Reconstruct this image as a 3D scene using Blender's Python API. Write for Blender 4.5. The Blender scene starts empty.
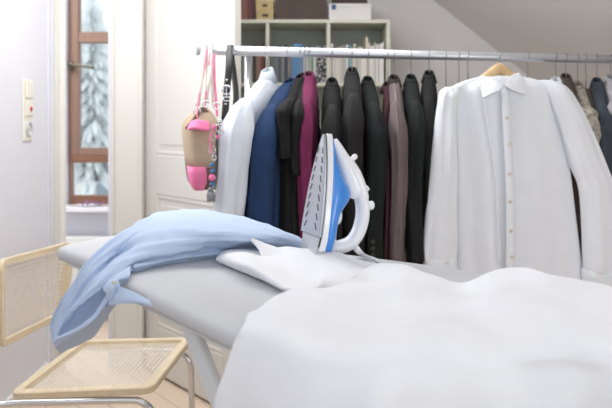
import bpy, bmesh, math, random
from mathutils import Vector, Matrix, noise
random.seed(7)
C = bpy.context.scene.collection
PI = math.pi
F, HZ, CH = 700.0, 122.0, 1.33          # focal length (px), horizon row, camera height

def P(px, py, Y): return Vector(((px-306)/F*Y, Y, CH-(py-HZ)/F*Y))
def PZ(px, py, z):                       # point on a horizontal plane of height z
    return P(px, py, (CH-z)*F/(py-HZ))

# ------------------------------------------------------------ materials
def nodes(name):
    m = bpy.data.materials.new(name); m.use_nodes = True
    nt = m.node_tree; return m, nt, nt.nodes['Principled BSDF']
def lin(c):
    return tuple(((v/255)/12.92 if v/255 <= .04045 else ((v/255+.055)/1.055)**2.4) for v in c)+(1,)
def mat(name, rgb, rough=.6, metal=0, bump=0, bscale=60, var=0, vscale=8, coat=0, sheen=0, stretch=None):
    m, nt, b = nodes(name)
    b.inputs['Roughness'].default_value = rough; b.inputs['Metallic'].default_value = metal
    b.inputs['Coat Weight'].default_value = coat; b.inputs['Sheen Weight'].default_value = sheen
    c = lin(rgb); b.inputs['Base Color'].default_value = c
    tc = nt.nodes.new('ShaderNodeTexCoord'); mp = nt.nodes.new('ShaderNodeMapping')
    nt.links.new(tc.outputs['Object'], mp.inputs['Vector'])
    if stretch: mp.inputs['Scale'].default_value = stretch
    if var:
        n = nt.nodes.new('ShaderNodeTexNoise'); n.inputs['Scale'].default_value = vscale; n.inputs['Detail'].default_value = 5
        r = nt.nodes.new('ShaderNodeValToRGB')
        r.color_ramp.elements[0].position = .3; r.color_ramp.elements[1].position = .7
        r.color_ramp.elements[0].color = tuple(v*(1-var) for v in c[:3])+(1,)
        r.color_ramp.elements[1].color = tuple(min(1, v*(1+var)) for v in c[:3])+(1,)
        nt.links.new(mp.outputs[0], n.inputs['Vector']); nt.links.new(n.outputs['Fac'], r.inputs['Fac'])
        nt.links.new(r.outputs['Color'], b.inputs['Base Color'])
    if bump:
        n = nt.nodes.new('ShaderNodeTexNoise'); n.inputs['Scale'].default_value = bscale
        bp = nt.nodes.new('ShaderNodeBump'); bp.inputs['Strength'].default_value = bump; bp.inputs['Distance'].default_value = .005
        nt.links.new(mp.outputs[0], n.inputs['Vector']); nt.links.new(n.outputs['Fac'], bp.inputs['Height'])
        nt.links.new(bp.outputs[0], b.inputs['Normal'])
    return m
def fabric(name, rgb, var=.06, bump=.25): return mat(name, rgb, .9, bump=bump, bscale=35, var=var, vscale=20, sheen=0)

M = {}
M['wall_lilac'] = mat('painted wall cool white', (226, 226, 233), .8, bump=.05)
M['wall_grey'] = mat('painted gable wall', (224, 222, 222), .8, bump=.05)
M['slope'] = mat('painted roof slope', (226, 222, 219), .8, bump=.05)
M['door'] = mat('cream door paint', (214, 211, 204), .45, bump=.04, bscale=12)
M['trim'] = mat('cream trim paint', (233, 231, 222), .45)
M['shelf'] = mat('shelf paint', (224, 224, 208), .5, var=.02)
M['brownwood'] = mat('brown window wood', (140, 110, 93), .5, var=.12, vscale=6, stretch=(8, 8, .6))
M['brownwood2'] = mat('dark brown window wood', (132, 90, 68), .5, var=.12, vscale=6, stretch=(.6, 8, 8))
M['brass'] = mat('aged brass', (112, 108, 94), .35, 1)
M['chrome'] = mat('chrome', (225, 227, 230), .12, 1)
M['steel'] = mat('brushed chrome rail', (226, 230, 236), .32, .8, var=.03, vscale=30)
M['wire'] = mat('hanger wire', (150, 150, 150), .3, 1)
M['rimwood'] = mat('beech rim', (228, 210, 178), .4, var=.06, vscale=14, stretch=(3, 1, 6), coat=.2)
M['hangwood'] = mat('hanger wood', (214, 182, 134), .4, var=.08, vscale=30, coat=.2)
M['cane'] = mat('woven cane', (240, 230, 214), .35, var=.06, vscale=40)
M['boardcover'] = mat('grey board cover', (206, 208, 211), .85, bump=.15, bscale=300, var=.02, vscale=4)
M['whitemetal'] = mat('white lacquered metal', (225, 229, 232), .35)
M['blue'] = fabric('light blue cotton', (196, 214, 240), .02, .12)
M['white'] = fabric('white cotton', (242, 244, 248), .01, .08)
M['whiteshirt'] = fabric('off white cotton', (238, 242, 248), .015, .12)
M['paleblue'] = fabric('pale blue cotton', (226, 234, 243), .02)
M['navy'] = fabric('navy cotton', (30, 58, 98), .15)
M['black'] = fabric('black wool', (19, 19, 20), .2)
M['black2'] = fabric('black cotton', (15, 14, 16), .2)
M['blackgreen'] = fabric('green black wool', (17, 23, 23), .2)
M['charcoal'] = fabric('charcoal wool', (27, 26, 26), .2)
M['magenta'] = fabric('magenta jersey', (118, 36, 80), .15)
M['slate'] = fabric('slate knit', (62, 70, 80), .25)
M['palegrey'] = fabric('pale grey knit', (176, 176, 178), .12)
M['umber'] = fabric('umber cloth', (78, 66, 60), .2)
M['plasticwhite'] = mat('glossy white plastic', (240, 242, 246), .22, coat=.4)
M['plasticgrey'] = mat('pale grey plastic', (196, 200, 206), .3)
M['plasticblue'] = mat('blue plastic', (58, 140, 226), .3, coat=.5)
M['plasticcream'] = mat('cream plastic', (232, 228, 214), .4)
M['red'] = mat('red lens', (190, 40, 60), .3)
M['sole'] = mat('soleplate metal', (186, 191, 198), .42, .7)
M['hole'] = mat('dark vent', (50, 52, 58), .6)
M['vent'] = mat('grey vent', (116, 120, 126), .5)
M['canvas'] = fabric('beige canvas', (184, 164, 140), .08)
M['canvasdark'] = fabric('brown lining and shaded canvas', (112, 88, 76), .1)
M['pink'] = mat('pink leatherette', (240, 124, 172), .45, var=.05)
M['cream'] = fabric('cream webbing', (236, 226, 214), .04)
M['leather'] = mat('black leather', (46, 50, 48), .4, var=.15, bump=.2)
M['pearl'] = mat('pearly button', (214, 206, 192), .25, coat=.5)
M['beadblue'] = mat('blue glass bead', (70, 120, 170), .2)
M['greyplush'] = fabric('grey plush', (140, 142, 146), .1)
M['boxdark'] = mat('dark brown box', (88, 74, 66), .7, var=.08, bump=.2)
M['boxyellow'] = mat('kraft box', (206, 184, 134), .7, var=.05)
M['boxwhite'] = mat('white box', (238, 236, 234), .6)
M['bluemark'] = mat('blue label', (60, 90, 150), .5)
M['radiator'] = mat('radiator enamel', (232, 232, 228), .4)
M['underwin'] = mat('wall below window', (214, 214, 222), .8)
M['pages'] = mat('paper', (232, 226, 212), .8)
M['facade'] = mat('pale facade', (226, 226, 222), .9, var=.03)
M['facadewin'] = mat('facade window', (120, 140, 150), .3)
M['snow'] = mat('snow', (240, 243, 248), .8)
M['bark'] = mat('bark', (190, 188, 186), .9, var=.2)
M['needles'] = mat('frosted needles', (236, 243, 244), .9, var=.1, vscale=3)

def floor_mat():
    m, nt, b = nodes('pale wood floor')
    tc = nt.nodes.new('ShaderNodeTexCoord'); mp = nt.nodes.new('ShaderNodeMapping'); mp.inputs['Rotation'].default_value = (0, 0, .9)
    br = nt.nodes.new('ShaderNodeTexBrick'); br.inputs['Scale'].default_value = 1
    br.inputs['Brick Width'].default_value = 1.4; br.inputs['Row Height'].default_value = .12; br.inputs['Mortar Size'].default_value = .002
    br.inputs['Color1'].default_value = lin((226, 206, 184)); br.inputs['Color2'].default_value = lin((216, 194, 172)); br.inputs['Mortar'].default_value = lin((160, 130, 105))
    nt.links.new(tc.outputs['Object'], mp.inputs[0]); nt.links.new(mp.outputs[0], br.inputs[0]); nt.links.new(br.outputs['Color'], b.inputs['Base Color'])
    b.inputs['Roughness'].default_value = .4
    return m
M['floor'] = floor_mat()
def stripe_mat():
    m, nt, b = nodes('brown pinstripe wool')
    uv = nt.nodes.new('ShaderNodeUVMap'); w = nt.nodes.new('ShaderNodeTexWave'); w.inputs['Scale'].default_value = 14
    w.bands_direction = 'X'; w.inputs['Distortion'].default_value = 1.2; w.inputs['Detail'].default_value = 1; w.inputs['Detail Scale'].default_value = .6
    r = nt.nodes.new('ShaderNodeValToRGB'); r.color_ramp.elements[0].position = .78; r.color_ramp.elements[1].position = .97
    r.color_ramp.elements[0].color = lin((52, 40, 42)); r.color_ramp.elements[1].color = lin((205, 185, 185))
    nt.links.new(uv.outputs[0], w.inputs[0]); nt.links.new(w.outputs['Fac'], r.inputs[0]); nt.links.new(r.outputs[0], b.inputs['Base Color'])
    b.inputs['Roughness'].default_value = .85
    return m
M['pinstripe'] = stripe_mat()
def knit_mat():
    m, nt, b = nodes('mottled beige knit')
    v = nt.nodes.new('ShaderNodeTexVoronoi'); v.inputs['Scale'].default_value = 70
    tc = nt.nodes.new('ShaderNodeTexCoord'); nt.links.new(tc.outputs['Object'], v.inputs[0])
    r = nt.nodes.new('ShaderNodeValToRGB'); r.color_ramp.elements[0].color = lin((206, 200, 188)); r.color_ramp.elements[1].color = lin((120, 112, 100))
    nt.links.new(v.outputs['Distance'], r.inputs[0]); nt.links.new(r.outputs[0], b.inputs['Base Color']); b.inputs['Roughness'].default_value = .95
    return m
M['knit'] = knit_mat()
def speck_mat():
    m, nt, b = nodes('black and white patterned cover')
    v = nt.nodes.new('ShaderNodeTexNoise'); v.inputs['Scale'].default_value = 70; v.inputs['Detail'].default_value = 2
    tc = nt.nodes.new('ShaderNodeTexCoord'); nt.links.new(tc.outputs['Object'], v.inputs[0])
    r = nt.nodes.new('ShaderNodeValToRGB'); r.color_ramp.elements[0].position = .5; r.color_ramp.elements[1].position = .56
    r.color_ramp.elements[0].color = lin((24, 24, 28)); r.color_ramp.elements[1].color = lin((190, 190, 190))
    nt.links.new(v.outputs['Fac'], r.inputs[0]); nt.links.new(r.outputs[0], b.inputs['Base Color'])
    return m
M['speck'] = speck_mat()
def glass_mat():
    m, nt, b = nodes('window glass')
    t = nt.nodes.new('ShaderNodeBsdfTransparent'); g = nt.nodes.new('ShaderNodeBsdfGlossy'); g.inputs['Roughness'].default_value = .03
    mx = nt.nodes.new('ShaderNodeMixShader'); mx.inputs[0].default_value = .05
    nt.links.new(t.outputs[0], mx.inputs[1]); nt.links.new(g.outputs[0], mx.inputs[2])
    nt.links.new(mx.outputs[0], nt.nodes['Material Output'].inputs[0])
    return m
M['glass'] = glass_mat()

# ------------------------------------------------------------ mesh helpers
def obj(name, bm, m, parent=None, smooth=False, bevel=0, solid=0, sub=0):
    me = bpy.data.meshes.new(name)
    bmesh.ops.recalc_face_normals(bm, faces=bm.faces)
    bm.to_mesh(me); bm.free()
    if smooth:
        for p in me.polygons: p.use_smooth = True
    o = bpy.data.objects.new(name, me); C.objects.link(o)
    me.materials.append(M[m] if isinstance(m, str) else m)
    if parent is not None:
        o.parent = parent
        o.matrix_parent_inverse = Matrix.Translation(parent.location).inverted() if not parent.parent else Matrix()
    if solid:
        s = o.modifiers.new('solid', 'SOLIDIFY'); s.thickness = solid; s.offset = 0
    if bevel:
        b = o.modifiers.new('bevel', 'BEVEL'); b.width = bevel; b.segments = 2; b.limit_method = 'ANGLE'
    if sub:
        s = o.modifiers.new('sub', 'SUBSURF'); s.levels = sub; s.render_levels = sub
    return o
def tag(o, label, cat, group=None, kind=None):
    o['label'] = label; o['category'] = cat
    if group: o['group'] = group
    if kind: o['kind'] = kind
    return o
def empty(name, loc, label, cat, group=None):
    o = bpy.data.objects.new(name, None); C.objects.link(o); o.location = loc; o.empty_display_size = .05
    return tag(o, label, cat, group)
def struct(name, bm, m, parent=None, **k):
    o = obj(name, bm, m, parent, **k)
    if parent is None: o['kind'] = 'structure'
    return o
def box(bm, a, b):
    x0, y0, z0 = a; x1, y1, z1 = b
    v = [bm.verts.new(p) for p in ((x0,y0,z0),(x1,y0,z0),(x1,y1,z0),(x0,y1,z0),(x0,y0,z1),(x1,y0,z1),(x1,y1,z1),(x0,y1,z1))]
    for f in ((0,1,2,3),(4,7,6,5),(0,4,5,1),(1,5,6,2),(2,6,7,3),(3,7,4,0)): bm.faces.new([v[i] for i in f])
    return bm
def B(a, b): return box(bmesh.new(), a, b)
def obox(bm, o, ax, ay, az, a, b):        # box in a local frame
    s = len(bm.verts); box(bm, a, b); bm.verts.ensure_lookup_table()
    for v in bm.verts[s:]:
        c = v.co.copy(); v.co = o + ax*c.x + ay*c.y + az*c.z
    return bm
def cr(p, t):                             # catmull-rom through a list of vectors, t in [0, n-1]
    n = len(p); i = min(int(t), n-2); u = t-i
    a, b, c, d = p[max(i-1, 0)], p[i], p[i+1], p[min(i+2, n-1)]
    return (b*2 + (c-a)*u + (a*2-b*5+c*4-d)*u*u + (b*3-a-c*3+d)*u*u*u)*.5
def smoothpath(pts, n):
    pts = [Vector(q) for q in pts]
    return [cr(pts, (len(pts)-1)*i/(n-1)) for i in range(n)]
def tube(bm, pts, r, seg=10, caps=True, flat=1.0, up=Vector((0,0,1))):
    rings = []; n = len(pts); prev = None
    for i, p in enumerate(pts):
        d = (pts[min(i+1, n-1)]-pts[max(i-1, 0)]).normalized()
        if prev is None:
            a = up.cross(d)
            if a.length < .1: a = Vector((1,0,0)).cross(d)
            a.normalize()
        else: a = (prev - d*prev.dot(d)).normalized()
        prev = a; b = d.cross(a); rr = r[i] if isinstance(r, (list, tuple)) else r
        rings.append([bm.verts.new(p + a*math.cos(2*PI*k/seg)*rr + b*math.sin(2*PI*k/seg)*rr*flat) for k in range(seg)])
    for q, w in zip(rings, rings[1:]):
        for k in range(seg): bm.faces.new((q[k], q[(k+1)%seg], w[(k+1)%seg], w[k]))
    if caps: bm.faces.new(rings[0][::-1]); bm.faces.new(rings[-1])
    return bm
def T(pts, r, n=None, **k):
    pts = [Vector(p) for p in pts]
    return tube(bmesh.new(), smoothpath(pts, n) if n else pts, r, **k)
def loft(bm, rings, cap0=True, cap1=True, uv=False):
    vs = [[bm.verts.new(p) for p in r] for r in rings]; n = len(vs[0]); lay = bm.loops.layers.uv.verify() if uv else None
    for i, (a, b) in enumerate(zip(vs, vs[1:])):
        for k in range(n):
            f = bm.faces.new((a[k], a[(k+1)%n], b[(k+1)%n], b[k]))
            if uv:
                for l, (s, t) in zip(f.loops, ((k, i), (k+1, i), (k+1, i+1), (k, i+1))): l[lay].uv = (s/n, t/len(vs))
    if cap0: bm.faces.new(vs[0][::-1])
    if cap1: bm.faces.new(vs[-1])
    return bm
def sphere(bm, c, r, sc=(1,1,1)):
    g = bmesh.ops.create_uvsphere(bm, u_segments=16, v_segments=10, radius=r)
    for v in g['verts']: v.co = Vector((v.co.x*sc[0], v.co.y*sc[1], v.co.z*sc[2])) + Vector(c)
    return bm
def ring(bm, c, R_, r, ax, ay, n=20):
    pts = [c + ax*math.cos(2*PI*i/n)*R_ + ay*math.sin(2*PI*i/n)*R_ for i in range(n+1)]
    return tube(bm, pts, r, 6, caps=False)
def sheet(rows, ru, rv, wr=0, wf=9, seed=0, fold=None):   # interpolated surface through a grid of points
    nr, nc = len(rows), len(rows[0]); bm = bmesh.new(); g = []
    lay = bm.loops.layers.uv.verify()
    for i in range((nr-1)*ru+1):
        line = [cr([rows[r][c] for r in range(nr)], i/ru) for c in range(nc)]
        g.append([cr(line, j/rv) for j in range((nc-1)*rv+1)])
    I, J = len(g), len(g[0])
    vs = []
    for i in range(I):
        row = []
        for j in range(J):
            du = g[i][min(j+1, J-1)]-g[i][max(j-1, 0)]; dv = g[min(i+1, I-1)][j]-g[max(i-1, 0)][j]
            nn = du.cross(dv)
            nn = nn.normalized() if nn.length > 1e-9 else Vector((0, 0, 1))
            if nn.z-nn.y*1.1 < 0: nn = -nn
            d = 0
            if wr:
                q = g[i][j]*wf + Vector((seed, seed*2, 0)); d = wr*(noise.noise(q) + .5*noise.noise(q*2.1))
            if fold: d += fold(i/(I-1), j/(J-1), g[i][j])
            row.append(bm.verts.new(g[i][j] + nn*d))
        vs.append(row)
    for i in range(I-1):
        for j in range(J-1): bm.faces.new((vs[i][j], vs[i][j+1], vs[i+1][j+1], vs[i+1][j]))
    return bm

# ------------------------------------------------------------ setting
BW = 4.35                                  # gable wall behind the bookcase
struct('floor', B((-3.2, -.6, -.1), (2.9, 4.9, 0)), 'floor')
LW = -1.34; DY = 3.75
struct('wall_left', B((LW-.12, -.3, 0), (LW, DY, 2.55)), 'wall_lilac')
# doorway wall piece and its casings
struct('wall_doorway', B((-1.065, DY+.02, 0), (-.87, DY+.14, 2.55)), 'wall_lilac')
# gable wall outline follows the slope
def slope_z(x): return 2.09-(x-.79)*.80
bm = bmesh.new()
out = [(-.87, 0), (2.26, 0), (2.26, slope_z(2.26)), (.215, 2.55), (-.87, 2.55)]
for y in (BW, BW+.1): pass
fr = [bm.verts.new((x, BW, z)) for x, z in out]; bk = [bm.verts.new((x, BW+.1, z)) for x, z in out]
bm.faces.new(fr); bm.faces.new(bk[::-1])
for i in range(5): bm.faces.new((fr[i], bk[i], bk[(i+1)%5], fr[(i+1)%5]))
struct('wall_back', bm, 'wall_grey')
bm = bmesh.new(); n = Vector((.8, 0, 1)).normalized()*.1
q = [Vector((.215, -.3, 2.55)), Vector((2.26, -.3, slope_z(2.26))), Vector((2.26, BW, slope_z(2.26))), Vector((.215, BW, 2.55))]
a = [bm.verts.new(p) for p in q]; b = [bm.verts.new(p+n) for p in q]
bm.faces.new(a); bm.faces.new(b[::-1])
for i in range(4): bm.faces.new((a[i], b[i], b[(i+1)%4], a[(i+1)%4]))
struct('ceiling_slope', bm, 'slope')
struct('ceiling', B((LW-.1, -.3, 2.55), (.25, 4.9, 2.65)), 'wall_grey')
struct('wall_right', B((2.26, -.3, 0), (2.36, BW+.1, slope_z(2.26))), 'wall_grey')
struct('wall_side', B((-.93, DY+.14, 0), (-.87, 4.85, 2.55)), 'wall_lilac')
struct('front_light_block', B((LW-.12, -.6, 0), (2.36, -.5, 1.2)), 'wall_lilac')  # unseen half-height block, added to cut light from the front
# casings
def casing(name, x0, x1, y, z1=2.5, steps=4, m='trim'):
    bm = bmesh.new(); n = steps
    box(bm, (x0, y, 0), (x1, y+.03, z1))
    box(bm, (x0+.004, y-.012, 0), (x0+.016, y+.001, z1)); box(bm, (x1-.02, y-.014, 0), (x1-.004, y+.001, z1))
    return struct(name, bm, m, bevel=.003)
casing('trim_1', LW, -1.285, DY-.03, m='trim')
casing('trim_2', -1.036, -.868, DY-.02, m='door')
bm = bmesh.new(); box(bm, (LW, 3.62, 0), (LW+.008, 3.72, 2.5)); box(bm, (LW+.008, 3.66, 0), (LW+.014, 3.68, 2.5))
struct('trim_3', bm, 'wall_lilac', bevel=.003)
struct('baseboard_left', B((LW, -.2, 0), (LW+.015, 3.62, .09)), 'trim')
struct('baseboard_back', B((-.5, BW-.015, 0), (2.2, BW, .09)), 'trim')
# next room
WY = 4.8
def wx(px): return (px-306)/F*WY
def wz(py): return CH-(py-HZ)/F*WY
wl, wr_ = wx(66), wx(66)+1.15
zs = wz(205)
struct('wall_window', B((-3.2, WY, 0), (-.87, WY+.2, zs-.03)), 'underwin')
bm = B((-3.2, WY, zs-.03), (wl, WY+.2, 2.55)); struct('wall_window_left', bm, 'wall_lilac')
struct('wall_window_right', B((wr_, WY, zs-.03), (-.5, WY+.2, 2.55)), 'wall_lilac')
struct('wall_far_left', B((-3.3, DY-.6, 0), (-3.2, WY+.2, 2.55)), 'wall_lilac')
struct('ceiling_next_room', B((-3.2, DY-.2, 2.55), (LW-.1, WY+.2, 2.65)), 'wall_lilac')
sill = struct('trim_4', B((wl-.05, WY-.12, zs-.035), (wr_, WY+.06, zs)), 'plasticwhite', bevel=.006)
win = bmesh.new()
y0, y1 = WY+.05, WY+.11
box(win, (wx(66), y0, zs), (wx(69), y1, 2.5))                      # outer frame
box(win, (wr_-.06, y0, zs), (wr_, y1, 2.5))
w = struct('window_1', win, 'brownwood', bevel=.004)
struct('window_bottom_rail', box(bmesh.new(), (wx(69), y0, zs), (wr_-.06, y1, wz(196.5))), 'brownwood2', w)
struct('window_transom', box(bmesh.new(), (wx(69), y0-.02, wz(163)), (wr_-.06, y1, wz(156))), 'brownwood2', w, bevel=.004)
sash = bmesh.new()
box(sash, (wx(69), y0-.015, wz(156)), (wx(76.5), y1, 2.45))
box(sash, (wx(76.5), y0-.015, wz(156)), (wr_-.06, y1, wz(148)))
box(sash, (wx(76.5), y0-.015, wz(42)), (wr_-.06, y1, wz(31)))
sh = struct('window_sash', sash, 'brownwood', w, bevel=.006)
struct('window_pane', box(bmesh.new(), (wx(75), WY+.08, wz(148)), (wr_-.06, WY+.084, 2.45)), 'glass', w)
struct('window_pane', box(bmesh.new(), (wx(69), WY+.08, wz(196.5)), (wr_-.06, WY+.084, wz(163))), 'glass', w)
hb = T([P(71.5, 62, WY+.02), P(71.5, 70, WY+.02)], .014); hp = smoothpath([P(71.5, 65, WY+.03), P(73, 65, WY-.02), P(80, 65.5, WY-.035), P(94, 68, WY-.035)], 16)
tube(hb, hp, [.012]*4+[.009]*12, 8)
struct('window_handle', hb, 'brass', w, smooth=True)

# panelled door leaf standing open
d0 = Vector((-.868, DY+.02, 0)); d1 = Vector((-.325, 3.14, 0)); ddir = (d1-d0).normalized(); dl = (d1-d0).length
dn = Vector((ddir.y, -ddir.x, 0)); 
if dn.y > 0: dn = -dn
Zu = Vector((0, 0, 1))
bm = bmesh.new(); door_h = 2.3
def db(bm, s0, s1, z0, z1, t0, t1): obox(bm, d0, ddir, -dn, Zu, (s0, t0, z0), (s1, t1, z1))
db(bm, 0, dl, .012, door_h, .008, .036)
panels = [(.16, dl-.13, .20, .93), (.16, dl-.13, 1.21, 2.16)]
xs = [0, .115, dl-.085, dl]
db(bm, 0, .115, .012, door_h, 0, .044); db(bm, dl-.085, dl, .012, door_h, 0, .044)
for z0, z1 in ((.012, .26), (.95, 1.16), (2.14, door_h)): db(bm, .115, dl-.085, z0, z1, 0, .044)
door = struct('door_1', bm, 'door', bevel=.006)
bm = bmesh.new()
for z0, z1 in ((.26, .95), (1.16, 2.14)):
    db(bm, .115, .135, z0, z1, .002, .012); db(bm, dl-.105, dl-.085, z0, z1, .002, .012)
    db(bm, .135, dl-.105, z0, z0+.02, .002, .012); db(bm, .135, dl-.105, z1-.02, z1, .002, .012)
    db(bm, .165, dl-.135, z0+.05, z1-.05, .003, .012)
struct('door_panel', bm, 'door', door, bevel=.006)
bm = bmesh.new(); db(bm, -.012, -.001, .3, 2.2, .0, .03)
for z in (.35, 1.2, 2.0): pass
struct('door_hinge', bm, 'trim', door, bevel=.003)

# switch plate on the left wall
sy = (LW)/((27-306)/F)
def sz(py): return CH-(py-HZ)/F*sy
sw = empty('light_switch', (LW, sy, sz(140)), 'tall cream switch and socket strip on the left wall beside the doorway', 'light switch')
obj('switch_plate', B((LW, sy-.055, sz(140.5)), (LW+.009, sy+.055, sz(79.5))), 'plasticcream', sw, bevel=.003)
obj('rocker', B((LW+.009, sy-.04, sz(98)), (LW+.017, sy+.04, sz(82))), 'plasticcream', sw, bevel=.003)
obj('rocker', B((LW+.009, sy-.04, sz(116)), (LW+.016, sy+.04, sz(101))), 'plasticcream', sw, bevel=.003)
bm = sphere(bmesh.new(), (LW+.017, sy+.01, sz(109)), .012, (.4, 1, 1)); o = obj('indicator_lamp', bm, 'red', sw, smooth=True); o['label'] = 'red indicator dot'
bm = bmesh.new(); ring(bm, Vector((LW+.011, sy, sz(129))), .033, .006, Vector((0,1,0)), Zu)
sphere(bm, (LW+.01, sy-.01, sz(129)), .005); sphere(bm, (LW+.01, sy+.01, sz(129)), .005)
obj('socket', bm, 'plasticgrey', sw, smooth=True)

# radiator and sill clutter in the next room
rd = empty('radiator', (-1.5, 4.7, 0), 'white ribbed radiator under the window seen through the doorway', 'radiator')
bm = B((-1.75, 4.66, .16), (-.97, 4.74, .56))
for i in range(20): box(bm, (-1.73+i*.038, 4.65, .19), (-1.712+i*.038, 4.661, .53))
obj('radiator_body', bm, 'radiator', rd, bevel=.004)
obj('pipe', T([(-1.36, 4.7, .16), (-1.36, 4.7, 0)], .012), 'radiator', rd, smooth=True)
obj('pipe', T([(-1.28, 4.7, .16), (-1.28, 4.7, 0)], .012), 'radiator', rd, smooth=True)
obj('valve', T([(-1.42, 4.66, .12), (-1.24, 4.66, .12)], .02), 'plasticgrey', rd, smooth=True)
cb = [Vector((wx(86+i*.8), WY-.08+.03*math.sin(i*.55), zs+.012+.02*abs(math.sin(i*.42)))) for i in range(26)]
tag(obj('cable', tube(bmesh.new(), cb, .006, 8), mat('mauve cord', (150, 100, 140), .5), smooth=True), 'loosely coiled mauve cord lying on the white window sill', 'cord')
tag(obj('saucer', loft(bmesh.new(), [[Vector((wx(92)+r*math.cos(t*PI/12), WY-.07+r*.6*math.sin(t*PI/12), zs+z)) for t in range(24)] for r, z in ((.05, .001), (.09, .012), (.085, .014), (.04, .006))]), 'plasticwhite', smooth=True), 'small flat white saucer on the window sill under the cord', 'saucer')

# outside
bf = empty('building', (-6, 15, -4), 'pale house facade seen low through the brown window', 'building')
obj('facade_wall', B((-9, 15, -4), (-2, 20, .5)), 'facade', bf)
obj('roof', loft(bmesh.new(), [[Vector(p) for p in ((-9.3, 14.8, .5), (-1.7, 14.8, .5), (-1.7, 20.2, .5), (-9.3, 20.2, .5))], [Vector(p) for p in ((-9, 17, 1.0), (-2, 17, 1.0), (-2, 18, 1.0), (-9, 18, 1.0))]]), 'snow', bf)
for i in range(6):
    x = -6.3+i*.85
    f = obj('window_frame', B((x-.05, 14.94, -.45), (x+.45, 15, .35)), 'trim', bf)
    obj('pane', B((x, 14.92, -.4), (x+.4, 14.95, .3)), 'facadewin', f)
tr = empty('conifer_tree', (-3.35, 11, -4), 'frosted conifer tree outside behind the window pane', 'tree')
obj('trunk', T([(-3.35, 11, -4), (-3.35, 11, 3.0)], [.1, .02]), 'bark', tr)
bm = bmesh.new()
for k in range(800):
    t = random.random()**.8; z = 3.3-t*2.9; L = .1+t*.95; a = random.random()*2*PI
    d = Vector((math.cos(a), math.sin(a), 0)); s = Vector((-d.y, d.x, 0)); base = Vector((-3.35, 11, z))
    L *= random.uniform(.6, 1.1)
    pts = [base, base+d*L*.5+Zu*.04, base+d*L-Zu*.18*L]
    vs0 = []
    for q, wd in zip(pts, (.03, .08, .01)): vs0.append([bm.verts.new(q+s*wd*L-Zu*.05), bm.verts.new(q+Zu*.04), bm.verts.new(q-s*wd*L-Zu*.05)])
    for u, v in zip(vs0, vs0[1:]):
        for j in range(3): bm.faces.new((u[j], u[(j+1)%3], v[(j+1)%3], v[j]))
obj('foliage', bm, 'needles', tr)
tag(obj('snowy_ground', B((-16, 5.2, -4.2), (10, 40, -4)), 'snow'), 'snowy ground far below outside the window', 'ground', kind='structure')

# ------------------------------------------------------------ bookcase
SY = 4.0
def bx_(px, Y=SY): return (px-306)/F*Y
def bz_(py, Y=SY): return CH-(py-HZ)/F*Y
bc = empty('bookcase', (0, SY+.17, 0), 'white open bookcase behind the clothes rail', 'bookcase')
th = .022; X = [bx_(206), bx_(267.5), bx_(328.5), bx_(388.5)]
zt = bz_(19.5); Zs = [zt-.02, bz_(82.5), bz_(145), bz_(208), bz_(270), bz_(332)]
obj('side_panel', B((X[0]-th/2, SY, 0), (X[0]+th/2, SY+.33, zt-.02)), 'shelf', bc, bevel=.002)
obj('side_panel', B((X[3]-th/2, SY, 0), (X[3]+th/2, SY+.33, zt-.02)), 'shelf', bc, bevel=.002)
for x in X[1:3]: obj('divider', B((x-th/2, SY+.002, 0), (x+th/2, SY+.33, zt-.02)), 'shelf', bc, bevel=.002)
obj('top_board', B((X[0]-th/2, SY-.002, zt-.02), (X[3]+th/2, SY+.33, zt)), 'shelf', bc, bevel=.002)
for z in Zs[1:]:
    for a, b in zip(X, X[1:]): obj('shelf', B((a+th/2, SY+.003, z-.02), (b-th/2, SY+.32, z)), 'shelf', bc)
obj('back_panel', B((X[0], SY+.32, .02), (X[3], SY+.328, zt-.02)), mat('shelf back', (206, 212, 204), .6), bc)

def book(x, w, h, y, z, m, label, group, d=.2, cat='book', name='book'):
    e = empty(name, (x+w/2, y+d/2, z), label, cat, group)
    b = bmesh.new(); box(b, (x, y, z), (x+w, y+.004, z+h)); box(b, (x, y+.004, z), (x+.002, y+d, z+h)); box(b, (x+w-.002, y+.004, z), (x+w, y+d, z+h))
    obj('cover', b, m, e); obj('pages', B((x+.002, y+.004, z+.003), (x+w-.002, y+d-.004, z+h-.004)), 'pages', e)
    return e
zb = Zs[1]
# right compartment : slim pale magazines, one teal
x = X[2]+th/2+.003; k = 0
while x < X[3]-th/2-.016:
    w_ = random.uniform(.009, .017); h_ = random.uniform(.19, .235)
    if 8 <= k <= 8:
        book(x, .016, .215, SY+.02, zb, mat('teal cover', (120, 170, 180), .5), 'slim teal book among the pale magazines in the bookcase', None)
        x += .0165
    elif k == 15:
        book(x, .014, .262, SY+.02, zb, mat('tall cream cover', (226, 216, 196), .5), 'tallest cream magazine standing above its neighbours in the bookcase', None)
        x += .0145
    else:
        col = random.choice([(226, 223, 216), (214, 210, 200), (236, 234, 230), (198, 194, 186)])
        book(x, w_, h_, SY+.02, zb, mat('pale spine', col, .6), 'slim pale magazine in the right compartment of the bookcase', 'pale magazines in the right compartment', name='magazine', cat='magazine')
        x += w_+.0006
    k += 1
mid = [(.022, .21, (110, 118, 118), 'grey green'), (.018, .2, (120, 124, 128), 'mid grey'), (.02, .215, (86, 96, 104), 'slate grey'), (.014, .2, (140, 138, 130), 'warm grey'), (.018, .22, (60, 74, 96), 'dark blue'),
       (.02, .205, (130, 110, 96), 'brown'), (.012, .2, (90, 140, 180), 'sky blue'), (.056, .225, (96, 142, 186), 'wide bright blue'), (.014, .2, (206, 204, 196), 'thin ivory'), (.012, .205, (190, 200, 206), 'thin ice blue'),
       (.016, .2, (212, 196, 160), 'sand coloured'), (.012, .19, (76, 150, 150), 'thin turquoise'), (.014, .2, (224, 220, 210), 'off white')]
x = X[1]+th/2+.006
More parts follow.
